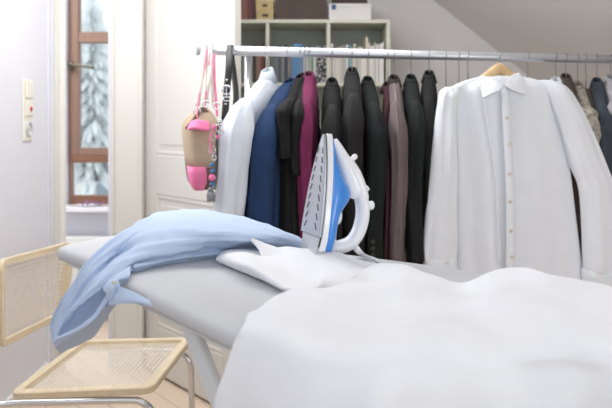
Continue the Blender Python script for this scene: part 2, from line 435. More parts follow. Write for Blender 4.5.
for w_, h_, c, nm in mid:
    book(x, w_, h_, SY+.03, zb, mat(nm+' cover', c, .5), nm+' book in the middle compartment of the bookcase', 'books in the middle compartment'); x += w_+.001
book(x+.002, .072, .215, SY+.03, zb, 'speck', 'wide book with black and white patterned cover in the bookcase', 'books in the middle compartment')
# left compartment
x = X[1]-th/2-.125
for w_, h_, c, nm in [(.03, .2, (226, 228, 230), 'bright white'), (.016, .19, (200, 196, 186), 'pale beige'), (.02, .215, (60, 62, 56), 'black green'), (.026, .2, (150, 120, 104), 'reddish brown'), (.02, .225, (120, 60, 60), 'dark red')]:
    book(x, w_, h_, SY+.03, zb, mat(nm+' cover', c, .5), nm+' book in the left compartment of the bookcase', 'books in the left compartment'); x += w_+.001
# on top
x = bx_(236)
for i, (w_, c, nm) in enumerate([(.028, (120, 78, 70), 'worn red brown'), (.03, (138, 92, 80), 'faded rust red'), (.026, (104, 60, 56), 'deep maroon'), (.022, (84, 50, 50), 'narrow dark maroon')]):
    book(x, w_, .24-.01*i, SY+.04, zt, mat(nm+' cloth', c, .6, var=.15), nm+' hardback on top of the bookcase', 'old hardbacks on top of the bookcase', d=.18); x += w_+.001
def carton(name, a, b, m, label, lid=.03):
    e = empty(name, ((a[0]+b[0])/2, (a[1]+b[1])/2, a[2]), label, 'box')
    obj('box_body', B(a, (b[0], b[1], b[2]-lid)), m, e, bevel=.003)
    obj('lid', B((a[0]-.002, a[1]-.003, b[2]-lid), (b[0]+.002, b[1]+.003, b[2])), m, e, bevel=.003)
    return e
e = carton('cardboard_box', (bx_(256), SY+.03, zt), (bx_(273.5), SY+.2, zt+.057), 'boxyellow', 'lower of two small yellowish cartons stacked on the bookcase', .015)
obj('label_tag', B((bx_(262), SY+.026, zt+.02), (bx_(268), SY+.03, zt+.035)), 'boxdark', e)
e = carton('cardboard_box', (bx_(255.5), SY+.03, zt+.0575), (bx_(273), SY+.2, zt+.117), 'boxyellow', 'upper of two small yellowish cartons stacked on the bookcase', .015)
obj('label_tag', B((bx_(262), SY+.026, zt+.078), (bx_(267), SY+.03, zt+.092)), 'boxdark', e)
carton('storage_box', (bx_(275), SY+.02, zt), (bx_(326.5), SY+.3, zt+.19), 'boxdark', 'large dark brown storage box on top of the bookcase', .05)
e = carton('shoe_box', (bx_(329), SY+.02, zt), (bx_(371.5), SY+.22, zt+.095), 'boxwhite', 'long white box with small blue mark on top of the bookcase', .02)
obj('blue_mark', B((bx_(332), SY+.015, zt+.06), (bx_(336), SY+.021, zt+.088)), 'bluemark', e)
e = carton('flat_box', (bx_(333), SY+.04, zt+.0955), (bx_(368), SY+.2, zt+.15), 'umber', 'flat brownish box resting on the long white box', .015)

# ------------------------------------------------------------ clothes rail
RZ = 1.58
RA = Vector((-.37, 2.43, RZ)); RB = Vector((1.75, 2.92, RZ)); RD = (RB-RA).normalized()
def rail(px):                              # point of the rail whose view column is px
    k = (px-306)/F; t = (k*RA.y-RA.x)/(RD.x-k*RD.y); return RA+RD*t
rk = empty('clothes_rack', (.4, 2.6, 0), 'chrome clothes rail on upright posts crammed with garments', 'clothes rack')
obj('rail', T([RA, RB], .017, seg=24), 'steel', rk, smooth=False)
for p in rk.children[0].data.polygons: p.use_smooth = len(p.vertices) == 4
bm = T([RA-RD*.012, RA+RD*.006], .018, seg=20); obj('end_cap', bm, 'plasticgrey', rk, bevel=.002)
pp = rail(247.5)
for q in (pp, rail(690)):
    obj('post', T([(q.x, q.y+.012, .03), (q.x, q.y+.012, RZ-.008)], .0115, seg=16), 'chrome', rk, smooth=True)
    obj('foot', T([(q.x+.06, q.y-.25, .025), (q.x-.06, q.y+.27, .025)], .0145, seg=14), 'steel', rk, smooth=True)

def hanger(px, vx, label, m='hangwood', half=.19, yaw=None, drop=.10, thick=.009, group='hangers on the rail'):
    c = rail(px); v = Vector((vx, -math.sqrt(1-vx*vx), 0)); u = Vector((v.y, -v.x, 0))
    e = empty('clothes_hanger', (c.x, c.y, RZ-drop-.05), label, 'hanger', group)
    r = .0185; pts = [c+v*(r*math.cos(t))+Zu*(r*math.sin(t)) for t in [math.radians(-25)+i*math.radians(205)/11 for i in range(12)]]
    pts = pts+[c-v*r*.9-Zu*.012, c-v*.004-Zu*.035, c-Zu*drop]
    obj('hook', tube(bmesh.new(), pts, .0018, 8), 'wire', e, smooth=True)
    arm = []
    for i in range(17):
        s = -1+i/8; arm.append(c+v*half*s-Zu*(drop+.004+.125*abs(s)**1.15))
    obj('arm', tube(bmesh.new(), arm, [.006+.008*(1-abs(i-8)/8) for i in range(17)], 10, flat=thick/.008), m, e, smooth=True)
    return c, v, u, e

def garment(name, label, cat, m, hpx, npx, t=.036, length=.68, neck=.095, collar=.016, sleeve=.55, hm='hangwood', hl=None, half=.2, amp=.009, buttons=0, seed=1, lean=0, sr=.046, group='garments on the rail', bm_extra=None, coll_mat=None, drop=.10):
    c0 = rail(hpx); Yn = c0.y-half*.95; Xn = (npx-306)/F*Yn; vx = max(-.45, min(.45, (Xn-c0.x)/half))
    c, v, u, h = hanger(hpx, vx, hl or ('hanger holding the '+label.split(' hung')[0].split(' with')[0]), hm, half-.05, drop=max(drop, neck+.012))
    top = RZ-neck
    e = empty(name, (c.x, c.y, top-length), label, cat, group)
    prof = [(0, .03, .017), (-.018, .06, t*.72), (-.05, .105, t*.92), (-.085, .15, t), (-.12, half*.9, t), (-.165, half*.97, t*.97), (-.2, half*.98, t), (-.35, half*.99, t*1.05), (-.5, half*1.02, t*1.1), (-length, half*1.06, t*1.2)]
    N = 56; rings = []
    R = 34
    for i in range(R):
        s = i/(R-1)*(len(prof)-1); a = int(min(s, len(prof)-2)); f = s-a
        dz, hv, hu = [prof[a][k]*(1-f)+prof[a+1][k]*f for k in range(3)]
        fade = min(1, max(0, (-dz-.08)/.3)); rr = []
        for k in range(N):
            th_ = 2*PI*k/N; cv, cu = math.cos(th_), math.sin(th_)
            q = abs(cv)**.8*(1 if cv > 0 else -1); w_ = abs(cu)**.7*(1 if cu > 0 else -1)
            fd = amp*fade*(math.sin(th_*7+seed*1.7+dz*3)+.6*math.sin(th_*11+seed+dz*5))+.004*noise.noise(Vector((th_*2, dz*14, seed)))
            rr.append(c+v*(hv*q+fd*.5)+u*((hu+fd)*w_+lean*dz)+Zu*(top-RZ+dz))
        rings.append(rr)
    obj('body', loft(bmesh.new(), rings, True, False, uv=True), m, e, smooth=True, solid=.002)
    if collar:
        rings = []
        for dz, s in ((-.02, 1.2), (.0, .95), (collar*.7, .9), (collar, .92), (collar*1.05, 1.0), (collar*.3, 1.3), (-.02, 1.75)):
            rings.append([c+v*(.034*s*math.cos(2*PI*k/32))+u*(.0165*s*math.sin(2*PI*k/32))+Zu*(top-RZ+dz-(.012*math.cos(2*PI*k/32)))for k in range(32)])
        obj('collar', loft(bmesh.new(), rings, False, False), coll_mat or m, e, smooth=True, solid=.003)
    for s in (1, -1):
        if not sleeve: break
        path = []; rad = []; n = 26
        for i in range(n):
            f = i/(n-1); dz = -.075-f*sleeve
            out = half*(.72+.32*min(1, f*4.5)**.65)+.006*math.sin(f*5+seed)
            path.append(c+v*s*out+u*(lean*dz+.004*math.sin(f*6+seed*2))+Zu*(top-RZ+dz))
            rad.append((sr*(.3+.7*min(1, f*6)**.6)-f*.006)*(1+.02*math.sin(f*21+seed*3)))
        rr = []
        for i, (p, r) in enumerate(zip(path, rad)):
            row = []
            for k in range(24):
                a = 2*PI*k/24; w_ = 1+.10*math.sin(5*a+seed+i*.14)+.08*math.sin(9*a+seed*2-i*.13)+.14*noise.noise(Vector((math.cos(a)*1.6, math.sin(a)*1.6+i*.22, seed)))
                zt_ = (.03 if i == 0 else 0)
                row.append(p+v*s*math.cos(a)*r*1.05*w_+u*math.sin(a)*r*(t/.042)*w_)
            rr.append(row)
        sl = obj('sleeve', loft(bmesh.new(), rr, True, True, uv=True), m, e, smooth=True)
        if buttons and s == 1:
            for j in range(buttons):
                q = path[-1]+v*(rad[-1]*1.06)+Zu*(.02+j*.022)+u*.012
                b = obj('button', T([q, q+v*.004], .007, seg=14), 'leather', sl)
    return e, c, v, u, top

garment('dress_shirt', 'pale blue white shirt hung leftmost on the rail', 'shirt', 'paleblue', 267, 240, t=.042, collar=.028, sleeve=.6, seed=2, lean=-.075, length=.72, sr=.052, half=.21, hl='dark hanger holding the pale blue white shirt', hm='boxdark', drop=.08)
garment('blouse', 'navy blue blouse hung beside the pale blue white shirt', 'blouse', 'navy', 289, 266, t=.042, neck=.115, collar=.012, seed=5, lean=-.03, sr=.048, hm='navy')
garment('dress', 'black short sleeved dress hung between navy blouse and magenta top', 'dress', 'black2', 301, 286, t=.03, neck=.095, collar=.01, sleeve=.2, seed=3, sr=.036, hm='leather')
garment('tunic', 'black tunic hung directly left of the magenta top', 'tunic', 'black', 305, 297, t=.026, neck=.1, collar=.01, sleeve=.25, seed=8, sr=.03, hm='leather')
garment('jersey_top', 'magenta long sleeved jersey top hung behind the iron tip', 'top', 'magenta', 309, 306, t=.032, neck=.092, collar=.015, seed=6, sleeve=.6, sr=.034, half=.19)
garment('jacket', 'black jacket hung directly right of the magenta top', 'jacket', 'black', 332, 332, t=.036, neck=.115, seed=9, sr=.044, hm='plasticgrey')
garment('jacket', 'charcoal black jacket with the highest collar right of the iron tip', 'jacket', 'charcoal', 352, 353, t=.036, neck=.075, seed=12, sr=.043, hm='boxdark')
garment('jacket', 'green black jacket with buttoned cuff left of the pinstripe jacket', 'jacket', 'blackgreen', 368, 375, t=.034, neck=.108, seed=14, sr=.043, buttons=4, hm='leather')
garment('cardigan', 'thin dark plum cardigan squeezed beside the pinstripe jacket', 'cardigan', fabric('plum cloth', (62, 26, 40)), 388, 386, t=.018, neck=.12, collar=.01, seed=4, sr=.022, hm='leather')
garment('jacket', 'brown pinstripe jacket hung in the middle of the rail', 'jacket', 'pinstripe', 394, 397, t=.032, neck=.10, seed=1, sr=.04, hm='leather')
garment('coat', 'black coat hung directly right of the pinstripe jacket', 'coat', 'blackgreen', 411, 415, t=.034, neck=.098, seed=21, sr=.04, hm='boxdark')
garment('coat', 'black coat hung directly left of the white frontal shirt', 'coat', 'black', 429, 429, t=.03, neck=.082, seed=23, sr=.036, hm='boxdark')
garment('vest', 'dark brown top hung behind left shoulder of white shirt', 'top', 'umber', 446, 450, t=.026, neck=.13, collar=0, seed=25, sleeve=.0, half=.17, hl='left of two bare wooden hangers behind the white shirt')
garment('vest', 'dark grey top hung behind the white shirt collar', 'top', 'charcoal', 459, 464, t=.026, neck=.13, collar=0, seed=27, sleeve=.0, half=.17, hl='right of two bare wooden hangers behind the white shirt')
hanger(468, -.05, 'slim dark hanger visible behind the white shirt shoulder', 'leather', .16)
hanger(528, -.05, 'dark hanger at the right of the white shirt collar', 'leather', .16)
garment('blouse', 'narrow white blouse right of the large white shirt', 'blouse', 'whiteshirt', 556, 562, t=.02, neck=.095, seed=33, sleeve=.5, sr=.022, half=.18, collar=.012, hm='leather')
garment('jacket', 'dark taupe jacket hung right of the narrow white blouse', 'jacket', 'umber', 566, 572, t=.034, neck=.085, seed=31, sleeve=.5, sr=.036, half=.18, hm='leather')
garment('knit_jumper', 'mottled beige knitted jumper hung at the right of the rail', 'jumper', 'knit', 578, 588, t=.036, neck=.115, seed=35, sleeve=.14, sr=.042, half=.2, length=.6)
garment('skirt_suit', 'dark brown garment hung behind the mottled beige jumper', 'suit', 'umber', 586, 592, t=.024, neck=.12, seed=36, sleeve=.5, sr=.03, half=.17, collar=0)
garment('coat', 'dark slate coat hung right of the mottled beige jumper', 'coat', 'slate', 597, 603, t=.036, neck=.1, seed=37, sleeve=.6, sr=.045, half=.2)
garment('knit_jumper', 'pale grey jumper hung rightmost at the photo edge', 'jumper', 'palegrey', 611, 622, t=.045, neck=.085, seed=39, sleeve=.2, sr=.05, half=.2)
garment('coat', 'black coat cut by the right photo edge below the grey jumper', 'coat', 'black', 616, 612, t=.036, neck=.14, seed=41, sleeve=.6, sr=.045, half=.2, collar=0)

# ------------------------------------------------------------ white shirt facing the camera
YS = 2.42
ws = empty('dress_shirt', P(508, 290, YS), 'large white button shirt hung facing the camera on wooden hanger', 'shirt')
def rows_loft(rows, Y, dep, n=44, amp=.006, seed=0, R=40, front=0, cap=True, fq=9):
    out = []
    rv = [Vector((r[0], r[1], r[2])) for r in rows]
    for i in range(R):
        q = cr(rv, (len(rv)-1)*i/(R-1)); y, xl, xr = q
        f = i/(R-1); dd = dep*min(1, .25+f*3)
        L, Rr = P(xl, y, Y), P(xr, y, Y); cc = (L+Rr)/2; hw = (Rr.x-L.x)/2; row = []
        for k in range(n):
            a = 2*PI*k/n; cx, cy = math.cos(a), math.sin(a)
            xx = abs(cx)**.75*(1 if cx > 0 else -1)
            fl = amp*min(1, f*2)*(math.sin(xx*fq+seed+f*1.5)+.6*math.sin(xx*fq*1.9+seed*2-f*2))+.006*noise.noise(Vector((xx*4, f*6, seed)))
            row.append(Vector((cc.x+hw*xx, Y+front*f+dd*cy*(1-.2*f)+(fl if cy < 0 else -fl), cc.z)))
        out.append(row)
    return out
body = [(76, 484, 515), (78.5, 473, 531), (84, 457, 549), (92, 447, 558), (105, 447, 560), (130, 449, 564), (170, 452, 570), (220, 453, 576), (280, 455, 584), (330, 455, 590)]
obj('body', loft(bmesh.new(), rows_loft(body, YS, .045, n=80, amp=.0075, fq=8, seed=.5), True, False), 'whiteshirt', ws, smooth=True, solid=.0015)
ls = [(87, 445, 459), (91, 440, 459), (100, 438, 457), (130, 434, 457), (170, 430, 458), (210, 426, 457), (245, 423, 458), (262, 424, 456)]
sl = obj('sleeve', loft(bmesh.new(), rows_loft(ls, YS-.035, .035, n=44, amp=.005, fq=5, seed=2, R=36), True, True), 'whiteshirt', ws, smooth=True)
obj('cuff', loft(bmesh.new(), rows_loft([(256, 424.5, 456), (262, 424, 456.5), (276, 422.5, 458), (284, 422.5, 458)], YS-.035, .034, n=44, amp=0, R=8), False, False), 'whiteshirt', sl, smooth=True, solid=.003)
rs = [(80, 537, 550), (84, 540, 562), (92, 545, 571), (110, 553, 582), (135, 562, 594), (165, 570, 606), (185, 578, 613), (215, 581, 616), (250, 582, 617), (272, 583, 616)]
sr_ = obj('sleeve', loft(bmesh.new(), rows_loft(rs, YS-.02, .04, n=44, amp=.006, fq=5, seed=4, R=40), True, True), 'whiteshirt', ws, smooth=True)
obj('cuff', loft(bmesh.new(), rows_loft([(268, 582, 615.5), (274, 582, 616), (284, 582.5, 616), (288, 583, 616)], YS-.02, .037, n=44, amp=0, R=8), False, False), 'whiteshirt', sr_, smooth=True, solid=.003)
YF = YS-.058
pl = sheet([[P(499+dx, 84, YF+.022), P(507+dx, 84, YF+.022)] for dx in (0,)]+[[P(501.5, 105, YF), P(510, 105, YF)], [P(504, 150, YF-.004), P(512.5, 150, YF-.004)], [P(506, 200, YF-.005), P(515, 200, YF-.005)], [P(506, 300, YF-.005), P(515.5, 300, YF-.005)]], 10, 2)
plk = obj('placket', pl, 'whiteshirt', ws, smooth=True, solid=.003)
for x, y in ((504, 96), (507, 118), (510, 144), (509.5, 174), (510, 202), (511, 231), (512, 257)):
    yy = YF-.006+(.016 if y < 100 else 0); q = P(x, y, yy)
    obj('button', T([q, q+Vector((0, -.004, 0))], .0058, seg=14), 'pearl', plk)
def leaf(pts, Y):
    # collar leaf folded over, pts are outline corners given as a 2x3 grid
    return sheet([[P(x, y, Y+dy) for x, y, dy in r] for r in pts], 6, 6)
obj('collar', leaf([[(481, 76, .045), (486, 76.5, .02), (496, 81, -.002), (503, 86, -.012)], [(481, 86, .02), (485, 89, .0), (494, 88, -.012), (501, 88.5, -.016)], [(483, 97.5, -.004), (484.5, 97.3, -.008), (491, 94, -.016), (499, 90.5, -.018)]], YF), 'whiteshirt', ws, smooth=True, solid=.004)
obj('collar', leaf([[(505, 85, -.012), (508, 80, -.004), (512, 75, .02), (519, 73, .045)], [(507, 87, -.015), (512, 86, -.012), (518, 83, .0), (523, 80, .02)], [(509, 88.5, -.016), (517, 92, -.014), (525, 95, -.008), (527, 93.5, -.004)]], YF), 'whiteshirt', ws, smooth=True, solid=.004)
# back of the collar band
obj('collar_band', sheet([[P(483, 78, YS-.03), P(486, 76, YS+.02), P(500, 75.5, YS+.045), P(514, 75, YS+.02), P(518, 76, YS-.03)], [P(486, 86, YS-.035), P(489, 84, YS+.015), P(500, 84, YS+.035), P(511, 83, YS+.015), P(514, 84, YS-.035)]], 5, 8), 'whiteshirt', ws, smooth=True, solid=.003)
for pts in ([(484, 99), (489, 130), (495, 170), (498, 215), (500, 262)],):
    obj('front_edge', T([P(x, y, YF+.002) for x, y in pts], .0045, n=30, flat=.6), 'whiteshirt', ws, smooth=True)
# its hanger, hooked over the front of the rail
c = rail(499); hc = P(499, 84, YS)
he = empty('clothes_hanger', (hc.x, hc.y, hc.z-.06), 'light wooden hanger holding the large white shirt facing the camera', 'hanger', 'hangers on the rail')
hk = [c+Vector((0, .019*math.cos(t), .019*math.sin(t))) for t in [math.radians(-20+i*200/10) for i in range(11)]]
hk = hk+[Vector((c.x, c.y-.022, RZ-.02)), Vector((hc.x, YS+.02, RZ-.045)), Vector((hc.x, YS, RZ-.075))]
obj('hook', T(hk, .002, seg=8), 'wire', he, smooth=True)
arm = [P(499+s*45, 68+abs(s)**1.05*35, YS) for s in [-1+i/10 for i in range(21)]]
obj('arm', tube(bmesh.new(), arm, [.007+.011*(1-abs(i-10)/10)**.7 for i in range(21)], 12, flat=1.1), 'hangwood', he, smooth=True)

# ------------------------------------------------------------ bags on the rail end
v = Vector((.28, -.96, 0)); u = Vector((.96, .28, 0))
YB = 2.34
bg = empty('tote_bag', P(200, 190, YB), 'beige canvas bag with pink corners hung at the rail end', 'bag')
def bagrow(y, xc, hu, hv, n=32, p=.45):
    c_ = P(xc, y, YB); out = []
    for k in range(n):
        a = 2*PI*k/n; cx, cy = math.cos(a), math.sin(a)
        out.append(c_+u*hu*abs(cx)**p*(1 if cx > 0 else -1)+v*hv*abs(cy)**p*(1 if cy > 0 else -1))
    return out
prof = [(107, 203, .012, .01), (113, 202, .032, .05), (120, 200, .05, .085), (128, 199, .053, .10), (140, 199, .049, .10), (155, 199.5, .045, .10), (166, 200, .043, .10)]
obj('bag_body', loft(bmesh.new(), [bagrow(*r) for r in prof], True, True), 'canvas', bg, smooth=True)
prof = [(166, 200, .043, .10), (174, 200.5, .042, .098), (182, 201, .038, .09), (188, 201, .026, .07)]
o = obj('bag_base', loft(bmesh.new(), [bagrow(*r) for r in prof], True, True), 'canvasdark', bg, smooth=True)  # brown colour paints the shadow on the lower right of the bag
prof = [(165, 194.5, .028, .056), (172, 195, .029, .058), (181, 195.5, .026, .055), (188, 196, .015, .04)]
bmx = loft(bmesh.new(), [[q+v*.055 for q in bagrow(*r)] for r in prof]); o = obj('corner_patch', bmx, 'pink', bg, smooth=True); o['label'] = 'pink bottom corner of the beige bag'
bmx = sheet([[P(188, 129, YB-.115)+v*.0, P(192, 121.5, YB-.10), P(200, 120.5, YB-.105), P(209, 122.5, YB-.10)], [P(188.5, 130, YB-.12), P(193, 128.5, YB-.128), P(201, 130, YB-.125), P(209.5, 131, YB-.115)]], 5, 6)
o = obj('flap', bmx, 'pink', bg, smooth=True, solid=.008); o['label'] = 'pink flap band near the bag top'
bmx = sheet([[P(185, 128, YB-.11), P(194, 117, YB-.08), P(203, 107, YB-.04), P(212, 116, YB-.04), P(219, 124, YB-.04)], [P(186, 129.5, YB-.112), P(195, 120, YB-.085), P(204, 112, YB-.045), P(212, 128, YB-.05), P(217, 136, YB-.05)]], 5, 6)
obj('rim', bmx, 'canvasdark', bg, smooth=True, solid=.004)
def strap(pts, wd, name, m, par, n=30, th_=.003, wdir=Vector((1, 0, 0))):
    q = smoothpath(pts, n); return obj(name, sheet([[a-wdir*wd/2, a+wdir*wd/2] for a in q], 1, 1), m, par, smooth=True, solid=th_)
def over(px): c = rail(px); return [Vector((c.x+.002, c.y+.022, RZ-.03)), Vector((c.x, c.y+.019, RZ+.004)), Vector((c.x, c.y, RZ+.0185)), Vector((c.x, c.y-.019, RZ+.004))]
strap([P(206, 103, YB+.06)]+over(204.5)+[P(200.5, 80, YB-.02), P(197, 106, YB-.05)], .017, 'strap', 'cream', bg)
strap([P(214, 106, YB+.07)]+over(211)+[P(209.5, 75, YB-.01), P(205.5, 101, YB-.03)], .014, 'strap', 'cream', bg)
strap([P(207, 50, YB+.03), P(203.5, 75, YB), P(198.5, 100, YB-.055), P(197, 118, YB-.09)], .004, 'strap_trim', 'pink', bg)
strap([P(210, 52, YB+.03), P(207.5, 78, YB), P(206, 96, YB-.035), P(205, 107, YB-.04)], .004, 'strap_trim', 'pink', bg)
strap([P(214, 54, YB+.03), P(214.5, 80, YB), P(216, 100, YB-.03), P(217, 116, YB-.05)], .008, 'strap_trim', 'pink', bg)
for x, y in ((197, 111), (205.5, 104), (216.5, 106)):
    bmx = bmesh.new(); ring(bmx, P(x, y, YB-.06), .011, .0022, Vector((1, 0, 0)), Zu); obj('clasp', bmx, 'chrome', bg, smooth=True)
bb = empty('shoulder_bag', P(222, 190, 2.42), 'black leather bag with buckled strap hung between beige bag and pale shirt', 'bag')
strap(over(230)+[P(229, 66, 2.38), P(226.5, 95, 2.36), P(224, 128, 2.36), P(223, 140, 2.36)], .023, 'strap', 'leather', bb, th_=.004)
strap([P(231, 52, 2.46), P(234, 75, 2.44), P(236, 98, 2.43), P(233, 135, 2.43)], .02, 'strap', 'leather', bb, th_=.004)
bmx = bmesh.new(); q = P(226.5, 90, 2.352); ring(bmx, q, .015, .0028, Vector((1, 0, 0)), Zu); ring(bmx, q-Zu*.03, .012, .0025, Vector((1, 0, 0)), Zu*.6); tube(bmx, [q-Zu*.03, q+Zu*.014], .002, 8)
obj('buckle', bmx, 'chrome', bb, smooth=True)
for y in (80, 104): obj('rivet', sphere(bmesh.new(), P(226.6 if y < 90 else 225.8, y, 2.352), .004), 'chrome', bb, smooth=True)
bp = []
for y, h1, h2 in ((122, .02, .02), (128, .032, .09), (145, .035, .12), (175, .035, .12), (190, .03, .11)):
    c_ = P(224, y, 2.44); bp.append([c_+u*h1*abs(math.cos(a))**.5*(1 if math.cos(a) > 0 else -1)+v*h2*abs(math.sin(a))**.5*(1 if math.sin(a) > 0 else -1) for a in [2*PI*k/28 for k in range(28)]])
obj('bag_body', loft(bmesh.new(), bp), 'leather', bb, smooth=True)
# charms
ch = empty('key_charm', P(213, 200, YB-.14), 'bunch of pink and blue charms on rings at the beige bag', 'charm')
Yc = YB-.14
bmx = bmesh.new()
for x, y, r in ((213, 138, .012), (212, 150, .016), (214, 158, .010), (217, 128, .012), (220, 122, .010), (221, 132, .012)): ring(bmx, P(x, y, Yc), r*.8, .002, Vector((.9, -.4, 0)), Zu)
obj('ring', bmx, 'chrome', ch, smooth=True)
for x, y in ((212, 165), (212.5, 171), (212, 184)): obj('bead', sphere(bmesh.new(), P(x, y, Yc), .008), 'beadblue', ch, smooth=True)
for x, y, r_ in ((212, 177.5, .011), (214, 127, .008), (218, 137, .006)): obj('pink_bead', sphere(bmesh.new(), P(x, y, Yc), r_), 'pink', ch, smooth=True)
o = obj('ribbon', T([P(214, 130, Yc), P(210, 138, Yc), P(210.5, 147, Yc), P(212, 154, Yc)], .005, n=14, flat=.5), 'pink', ch, smooth=True)
bmx = sphere(bmesh.new(), P(211, 196, Yc), .015, (1, 1, 1.2)); sphere(bmx, P(210.5, 190, Yc), .010); sphere(bmx, P(208.5, 200, Yc), .006); sphere(bmx, P(213.5, 200, Yc), .006)
obj('plush_figure', bmx, 'greyplush', ch, smooth=True)

# ------------------------------------------------------------ ironing board
BZ = 1.01
ib = empty('ironing_board', (-.05, 1.35, 0), 'white framed ironing board with light grey cover across the foreground', 'ironing board')
outl = [(-.638, 1.80), (-.60, 1.745), (-.50, 1.625), (-.36, 1.40), (-.1, 1.052), (-.03, .975), (.05, .95), (.22, .95), (.40, .985), (.52, 1.06), (.57, 1.16), (.53, 1.30), (.36, 1.51), (.12, 1.69), (-.3, 1.98), (-.42, 2.04), (-.51, 2.02), (-.57, 1.95), (-.62, 1.87)]
pv = [Vector((x, y, 0)) for x, y in outl]
dense = []
for i in range(len(pv)):
    a, b, c_, d = pv[i-1], pv[i], pv[(i+1) % len(pv)], pv[(i+2) % len(pv)]
    for s in range(6):
        t_ = s/6; p = cr([a, b, c_, d], 1+t_); dense.append(p)
ctr = Vector((-.02, 1.42, 0))
def inset(k, z):
    out = []; n = len(dense)
    for i in range(n):
        tg = (dense[(i+2) % n]-dense[i-2]).normalized(); nn = Vector((-tg.y, tg.x, 0))
        if nn.dot(ctr-dense[i]) < 0: nn = -nn
        out.append(dense[i]+nn*k+Zu*z)
    return out
rg = [inset(.02, BZ-.034), inset(.004, BZ-.031), inset(0, BZ-.022), inset(0, BZ-.012), inset(.004, BZ-.004), inset(.014, BZ), inset(.04, BZ+.001)]
cov = obj('cover', loft(bmesh.new(), rg), 'boardcover', ib, smooth=True)
obj('frame', loft(bmesh.new(), [inset(.035, BZ-.048), inset(.022, BZ-.046), inset(.022, BZ-.036), inset(.035, BZ-.034)]), 'whitemetal', ib, smooth=False)
def flatbar(a, b, w, t, name, par, m='whitemetal'):
    a, b = Vector(a), Vector(b); d = b-a; L = d.length; d.normalize(); s = Vector((.72, -.69, 0)); s = (s-d*s.dot(d)).normalized(); n_ = d.cross(s)
    bmx = bmesh.new(); obox(bmx, a, s, n_, d, (-w/2, -t/2, 0), (w/2, t/2, L)); return obj(name, bmx, m, par, bevel=.006)
# the visible strut goes down to the right from under the board
s0 = P(201, 322, 1.28); s1 = P(228, 396, 1.22); s2 = s0+(s1-s0)*((s0.z-.0)/(s0.z-s1.z))
n2 = Vector((.55, .45, 0))*.45
flatbar((s0.x-.02, s0.y, BZ-.052), (s2.x, s2.y, .03), .035, .02, 'leg', ib)
flatbar((s0.x+.14, s0.y+.19, BZ-.052), (s2.x+.14, s2.y+.19, .03), .035, .02, 'leg', ib)
flatbar((s2.x+.0, s2.y+.0, .02), (s2.x+.14, s2.y+.19, .02), .03, .03, 'crossbar', ib)
flatbar((.32, 1.0, BZ-.052), (-.28, 1.5, .03), .035, .02, 'leg', ib)
flatbar((.46, 1.18, BZ-.052), (-.14, 1.69, .03), .035, .02, 'leg', ib)
flatbar((-.28, 1.5, .02), (-.14, 1.69, .02), .03, .03, 'crossbar', ib)

# ------------------------------------------------------------ white shirt over the board
wc = empty('dress_shirt', (.1, 1.2, BZ), 'crumpled white shirt spread over the ironing board in the foreground', 'shirt')
def Z(px, py, z): return PZ(px, py, z)
R1 = [(257, 313, 1.022), (287, 294.5, 1.035), (335, 287, 1.035), (372, 268, 1.026), (398, 267, 1.030), (428, 274, 1.026), (462, 283, 1.018), (490, 273, 1.045), (522, 268, 1.060), (560, 279, 1.058), (612, 291, 1.05), (680, 306, 1.03)]
R2 = [(251, 322, 1.02), (280, 313, 1.036), (330, 306, 1.034), (375, 292, 1.028), (405, 292, 1.032), (435, 297, 1.028), (470, 302, 1.026), (500, 297, 1.038), (530, 295, 1.044), (570, 304, 1.046), (625, 315, 1.035), (690, 332, 1.03)]
R2b = [(248, 327, 1.02), (277, 324, 1.034), (328, 322, 1.03), (376, 318, 1.032), (407, 318, 1.034), (440, 320, 1.036), (475, 322, 1.03), (505, 320, 1.034), (536, 320, 1.036), (578, 326, 1.034), (630, 334, 1.03), (695, 348, 1.025)]
R3 = [(245, 333, 1.018), (274, 337, 1.026), (325, 348, 1.028), (376, 348, 1.028), (410, 349, 1.028), (445, 350, 1.028), (480, 350, 1.028), (510, 349, 1.028), (545, 349, 1.028), (590, 350, 1.028), (640, 354, 1.02), (700, 366, 1.02)]
R4 = [(240, 345, 1.0), (267, 359, 1.0), (316, 378, 1.0), (366, 382, 1.0), (405, 382, 1.0), (445, 380, 1.0), (485, 378, 1.0), (520, 376, 1.0), (560, 374, 1.0), (604, 374, 1.0), (652, 378, 1.0), (712, 392, 1.0)]
rows = [[Z(*q)+(Vector((.003, .006, -.003)) if i < 3 else Vector((0, .035, -.022))) for i, q in enumerate(R1)], [Z(*q)+(Vector((.001, .003, -.001)) if i < 3 else Vector((0, .008, -.004))) for i, q in enumerate(R1)], [Z(*q) for q in R1]]
rows += [[Z(*q) for q in R] for R in (R2, R2b, R3, R4)]
top4 = rows[-1]
R5, R6, R7 = [], [], []
for i, p in enumerate(top4):
    o_ = Vector((-.55, -.8, 0)) if i < 6 else Vector((.5, -.85, 0)) if i > 8 else Vector((0, -1, 0))
    w_ = .016*math.sin(i*1.9)
    R5.append(p+Vector((-.008, 0, -.06))+o_*(.014+w_*.4)); R6.append(p+Vector((-.022, 0, -.16))+o_*(.02+w_)); R7.append(p+Vector((-.05, 0, -.34))+o_*(.02+w_*1.6))
rows += [R5, R6, R7]
def fold_w(i, j, p):
    f = max(0, (i-.62)/.38)
    nz = noise.noise(p*3)
    ridge = min(1, max(0, (i-.2)/.12))*(.008*math.sin(p.x*9+p.y*22+nz*5)+.007*math.sin(p.y*19-p.x*16+nz*3))
    return ridge*(1-f) + f*.012*math.sin(j*24+f*3+nz*2)+f*.011*math.sin(j*43+1+nz*3)
obj('body', sheet(rows, 10, 9, wr=.007, wf=9, seed=3, fold=fold_w), 'white', wc, smooth=True, solid=.002)
